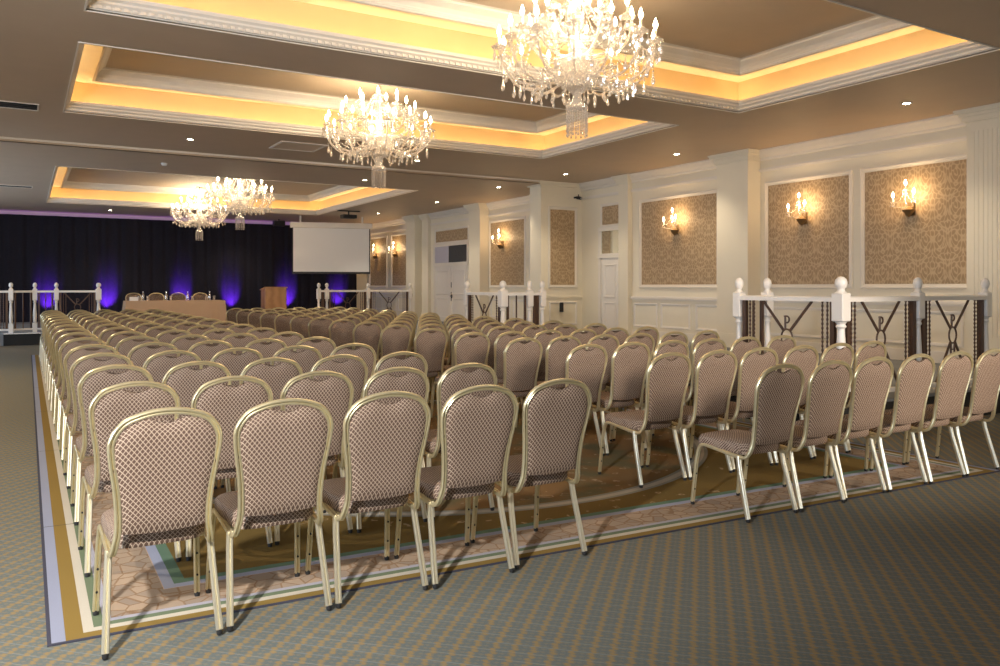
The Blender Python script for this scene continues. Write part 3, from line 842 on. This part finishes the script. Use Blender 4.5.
def make_chandelier():
    t = thing('chandelier', 'x', 'chandelier', (0, 0, 0))
    # z is measured from the level of the lowest beads
    MB().lathe([(.020, .30), (.05, .32), (.085, .36), (.06, .40), (.03, .43), (.05, .47), (.03, .53), (.045, .60), (.07, .64), (.04, .68), (.028, .75), (.05, .82), (.03, .88), (.03, 1.0), (.06, 1.04), (.02, 1.08), (.008, 1.10)], (0, 0, 0), 14).build('stem', 'crystal', t)
    MB().tube([(0, 0, 1.09), (0, 0, 1.215)], circ(.008, 8)).build('rod', 'chrome', t)
    MB().lathe([(.07, 1.20), (.075, 1.215), (.06, 1.222)], (0, 0, 0), 14).build('ceiling_rose', 'chrome', t)
    MB().lathe([(.05, .44), (.12, .455), (.165, .50), (.172, .545), (.16, .545), (.115, .475), (.05, .46)], (0, 0, 0), 18).build('bowl', 'crystal', t)
    MB().lathe([(.03, .175), (.075, .18), (.085, .20), (.075, .225), (.045, .25), (.03, .31)], (0, 0, 0), 16).build('lower_dish', 'crystal', t)
    tiers = [(14, [(.06, .47), (.16, .42), (.32, .375), (.46, .41), (.555, .52), (.585, .635)], .0, True),
             (10, [(.05, .60), (.14, .57), (.27, .60), (.37, .70), (.41, .80)], .2, True),
             (6, [(.04, .74), (.10, .72), (.18, .76), (.225, .86), (.235, .91)], .1, False)]
    for ti, (n, pts, off, hang) in enumerate(tiers):
        for k in range(n):
            a = 2 * PI * (k + off) / n
            am = MB().tube(arm_path(pts, a), circ(.0105, 6)).build('arm', 'crystal', t)
            r, z = pts[-1]; x, y = r * math.cos(a), r * math.sin(a)
            MB().lathe([(.010, -.005), (.055, .006), (.060, .016), (.02, .008), (.018, .03), (.03, .038), (.012, .036)], (x, y, z), 12).build('drip_dish', 'crystal', am)
            MB().lathe([(.011, .03), (.011, .10)], (x, y, z), 8).build('candle', 'crystal', am)
            MB().lathe([(.006, .098), (.014, .112), (.017, .128), (.011, .15), (.002, .175)], (x, y, z), 8).build('bulb', 'bulb', am, label='lit candle bulb')
            if hang:
                ns = 4 if ti == 0 else 3
                for j in range(ns):
                    b = a + 2 * PI * (j + .5) / ns
                    m = MB(); drop(m, x + .05 * math.cos(b), y + .05 * math.sin(b), z + .004, .07, .014)
                    m.build('pendant', 'crystal', am)
    for k in range(14):          # bead swags between the outer drip dishes, with a pendant at the lowest bead
        a, b = 2 * PI * k / 14, 2 * PI * (k + 1) / 14
        m = MB(); beads(m, (.57 * math.cos(a), .57 * math.sin(a), .62), (.57 * math.cos(b), .57 * math.sin(b), .62), .13, 12, .0085)
        c = (a + b) / 2; drop(m, .56 * math.cos(c), .56 * math.sin(c), .47, .10, .017)
        m.build('bead_swag', 'crystal', t)
        m = MB(); beads(m, (.07 * math.cos(c), .07 * math.sin(c), 1.03), (.38 * math.cos(c), .38 * math.sin(c), .72), .10, 16, .008)
        m.build('bead_swag', 'crystal', t)
        e = a + (b - a) * .15
        m = MB(); beads(m, (.40 * math.cos(c), .40 * math.sin(c), .80), (.57 * math.cos(e), .57 * math.sin(e), .63), .09, 11, .0085)
        drop(m, .49 * math.cos(c), .49 * math.sin(c), .63, .07, .015); m.build('bead_swag', 'crystal', t)
        m = MB(); beads(m, (.16 * math.cos(c), .16 * math.sin(c), .50), (.50 * math.cos(c), .50 * math.sin(c), .44), .07, 14, .008)
        drop(m, .33 * math.cos(c), .33 * math.sin(c), .40, .08, .016)
        m.build('bead_swag', 'crystal', t)
    for k in range(12):          # curtain of beads at the bottom
        a = 2 * PI * k / 12; x, y = .075 * math.cos(a), .075 * math.sin(a)
        m = MB(); beads(m, (x, y, .17), (x, y, .035), 0, 6 + k % 2, .0105); drop(m, x, y, .03, .03, .010)
        m.build('bead_strand', 'crystal', t)
    for (nn, rr, zz, hh) in ((20, .17, .50, .09), (14, .10, .42, .06), (20, .27, .395, .07), (24, .43, .39, .08)):
        m = MB()
        for k in range(nn):
            a = 2 * PI * (k + .3) / nn; drop(m, rr * math.cos(a), rr * math.sin(a), zz, hh, .014)
        o = m.build('crystal_fringe', 'crystal', t); o['kind'] = 'stuff'
    return t
ch0 = make_chandelier(); ch_t = tree(ch0)
CK = 1.265
CH = [(4.50, 6.14, 'large lit crystal chandelier in the tray nearest the camera', Z1), (4.37, 10.75, 'lit crystal chandelier in the second tray from the camera', Z1),
      (4.40, 19.46, 'lit crystal chandelier in the far tray, the higher nearer of the two', Z2), (4.40, 24.6, 'lit crystal chandelier in the far tray nearest the stage curtain', Z2)]
for i, (x, y, lab, z) in enumerate(CH):
    o = ch0 if i == 0 else dup(ch_t)
    zb = z + .445 * 1.27 - 1.222 * CK
    o.location = (x, y, zb); o.scale = (CK, CK, CK); tag(o, lab, 'chandelier', 'crystal chandeliers')
    light('POINT', 'chandelier_glow', (x, y, zb + .95), 48, (1.0, .76, .50), shadow_soft_size=.36)

# ------------------------------------------------------------------ sconces
def make_sconce():
    t = thing('wall_sconce', 'x', 'wall light', (0, 0, 0))
    MB().lathe([(.001, -.09), (.03, -.07), (.06, -.03), (.075, 0), (.03, .02), (.012, .05)], (-.07, 0, 0), 14).build('bowl', 'brass', t)
    MB().bbox(-.02, 0, -.045, .045, -.07, .10, .006).build('backplate', 'brass', t)
    for (x, y, z) in ((-.17, -.13, .13), (-.20, .12, .10), (-.10, .02, .25)):
        am = MB().tube(catmull([(-.07, 0, .0), (-.09, y * .4, .0 + z * .25), (x, y * .95, z * .4), (x, y, z - .02)], 4), circ(.006, 6)).build('arm', 'crystal', t)
        MB().lathe([(.008, -.02), (.032, -.012), (.035, -.004), (.012, 0), (.010, .05)], (x, y, z), 10).build('drip_dish', 'crystal', am)
        MB().lathe([(.006, .05), (.015, .066), (.018, .082), (.011, .104), (.002, .125)], (x, y, z), 8).build('bulb', 'sbulb', am, label='lit candle bulb')
        m = MB()
        for k in range(3): drop(m, x + .028 * math.cos(k * 2.1), y + .028 * math.sin(k * 2.1), z - .01, .045, .010)
        m.build('pendant', 'crystal', am)
    m = MB(); beads(m, (-.17, -.13, .12), (-.10, .02, .24), .05, 8, .006); beads(m, (-.2, .12, .09), (-.10, .02, .24), .05, 8, .006)
    m.build('bead_swag', 'crystal', t)
    return t
s0 = make_sconce(); s_t = tree(s0)
for i, (y, lab) in enumerate(((7.06, 'three-candle crystal sconce on the rightmost gold wallpaper panel'), (8.95, 'three-candle crystal sconce on the second wallpaper panel from the right'),
                              (12.0, 'three-candle crystal sconce on the wallpaper panel left of the large column'), (18.84, 'three-candle crystal sconce on the wallpaper panel right of the double doors'),
                              (26.1, 'three-candle crystal sconce right of the projection screen, nearer the doors'), (27.97, 'three-candle crystal sconce tinged violet beside the projection screen edge'))):
    o = s0 if i == 0 else dup(s_t)
    o.location = (WX - .009, y, 2.52); o.scale = (1.2, 1.2, 1.2); tag(o, lab, 'wall light', 'crystal wall sconces')
    light('POINT', 'sconce_glow', (WX - .24, y - .02, 2.74), 10.0, (1.0, .66, .34), shadow_soft_size=.08)

# ------------------------------------------------------------------ ceiling fittings
def make_down():
    t = thing('downlight', 'x', 'ceiling light', (0, 0, 0))
    MB().lathe([(.044, -.002), (.062, -.012), (.070, -.007), (.070, .0)], (0, 0, 0), 20).build('rim', 'chrome', t)
    MB().lathe([(.044, -.007), (.044, -.003)], (0, 0, 0), 16).build('lens', 'lens', t, label='glowing lens')
    return t
d0 = make_down(); d_t = tree(d0)
DL = [(9.96, 6.3, 'above the rightmost wallpaper panel'), (10.2, 10.86, 'above the large column on the right'), (9.96, 14.0, 'above the door bay beside the pier'), (9.6, 16.2, 'just beyond the pier'),
      (9.83, 19.95, 'above the double doors'), (9.7, 23.9, 'nearest the projection screen'), (2.33, 13.82, 'at left between the middle and far trays'), (2.25, 27.1, 'at far left above the stage curtain'), (6.45, 13.95, 'right of the second chandelier, before the ceiling step'),
      (6.42, 16.6, 'beyond the second chandelier, before the far tray'), (6.3, 27.5, 'above the stage right of the far chandeliers')]
for i, (x, y, w) in enumerate(DL):
    o = d0 if i == 0 else dup(d_t); z = Z1 if y < YS else Z2
    o.location = (x, y, z); tag(o, 'round lit downlight in the ceiling ' + w, 'ceiling light', 'ceiling downlights')
    light('SPOT', 'downlight_and_fill', (x, y, z - .03), 95, (1.0, .84, .62), rot=(0, 0, 0), spot_size=R(110), spot_blend=.8, shadow_soft_size=.04)
for (x, y) in ((9.96, 2.2), (9.96, -1.8), (-1.7, 5.5), (-1.7, 9.5), (-1.7, 13.8), (-1.7, 18.5)):   # unseen spots added out of view to brighten right chairs and left floor
    light('SPOT', 'downlight_and_fill', (x, y, Z1 - .03), 95 if x > 0 else 340, (1.0, .84, .62), rot=(0, 0, 0), spot_size=R(120), spot_blend=.8, shadow_soft_size=.04)
def vent(x, y, z, w, d, lab):
    t = thing('ceiling_vent', lab, 'vent', (x, y, z))
    MB().sweep_rect(-w / 2, w / 2, -d / 2, d / 2, [(0, -.0), (0, -.012), (.02, -.012), (.02, -.001)]).build('vent_frame', 'white', t)
    MB().box(-w / 2 + .02, w / 2 - .02, -d / 2 + .02, d / 2 - .02, -.004, -.001).build('vent_core', 'black', t)
    m = MB()
    for k in range(3):
        y_ = -d / 2 + d * (k + 1) / 4; m.box(-w / 2 + .02, w / 2 - .02, y_ - .006, y_ + .006, -.010, -.004)
    m.build('louvre', 'dark', t)
vent(-.38, 12.42, Z1, 1.1, .44, 'dark linear ceiling vent at left beside the second tray')
vent(-.38, 21.8, Z2, 1.1, .36, 'dark linear ceiling vent at far left beside the far tray')
t = thing('ceiling_grille', 'square pale ceiling grille between the middle tray and the ceiling step', 'grille', (4.05, 13.6, Z1))
MB().sweep_rect(-.40, .40, -.40, .40, [(0, 0), (0, -.012), (.04, -.016), (.05, -.004)]).build('grille_frame', 'white', t)
m = MB()
for k in range(12): m.box(-.35, .35, -.335 + k * .058, -.31 + k * .058, -.010, -.003)
m.build('slat', 'ceiling', t)
t = thing('smoke_detector', 'small round white smoke detector on the ceiling left of the grille', 'smoke detector', (2.28, 16.3, Z2))
MB().lathe([(.03, -.05), (.045, -.045), (.05, -.02), (.06, -.015), (.06, 0)], (0, 0, 0), 18).build('housing', 'paper_white', t)

# ------------------------------------------------------------------ light
light('SPOT', 'photo_lamp', (-.95, 1.1, 2.45), 960, (1.0, .97, .94), aim=(1.6, 6.2, .7), spot_size=R(105), spot_blend=.9, shadow_soft_size=.07)
light('SPOT', 'photo_lamp', (6.4, -1.2, 2.3), 1500, (1.0, .87, .74), aim=(5.0, 6.5, .95), spot_size=R(46), spot_blend=.8, shadow_soft_size=.45)
for a, b in WIN:
    light('AREA', 'window_daylight', (XL - .18, (a + b) / 2, 1.65), 110 if a > 10 else 190, (.64, .79, 1.0), rot=(0, -PI / 2, 0), shape='RECTANGLE', size=1.8, size_y=b - a)
light('AREA', 'added_violet_strip', (3.4, YF - .24, 3.2), 22, (.40, .16, 1.0), rot=(PI, 0, 0), shape='RECTANGLE', size=13, size_y=.1)  # added lamp hidden behind the curtain, tints the gap above it violet
w = bpy.data.worlds.new('world'); sc.world = w; w.use_nodes = True
bg = w.node_tree.nodes['Background']; bg.inputs[0].default_value = (1.0, .80, .60, 1); bg.inputs[1].default_value = .22

sc.view_settings.view_transform = 'Standard'
sc.view_settings.look = 'None'
sc.view_settings.exposure = 0.08
sc.view_settings.gamma = 1.0
sc.view_settings.use_curve_mapping = False
sc.cycles.max_bounces = 6
sc.cycles.diffuse_bounces = 4
sc.cycles.glossy_bounces = 3
sc.cycles.transparent_max_bounces = 8
sc.cycles.sample_clamp_indirect = 6
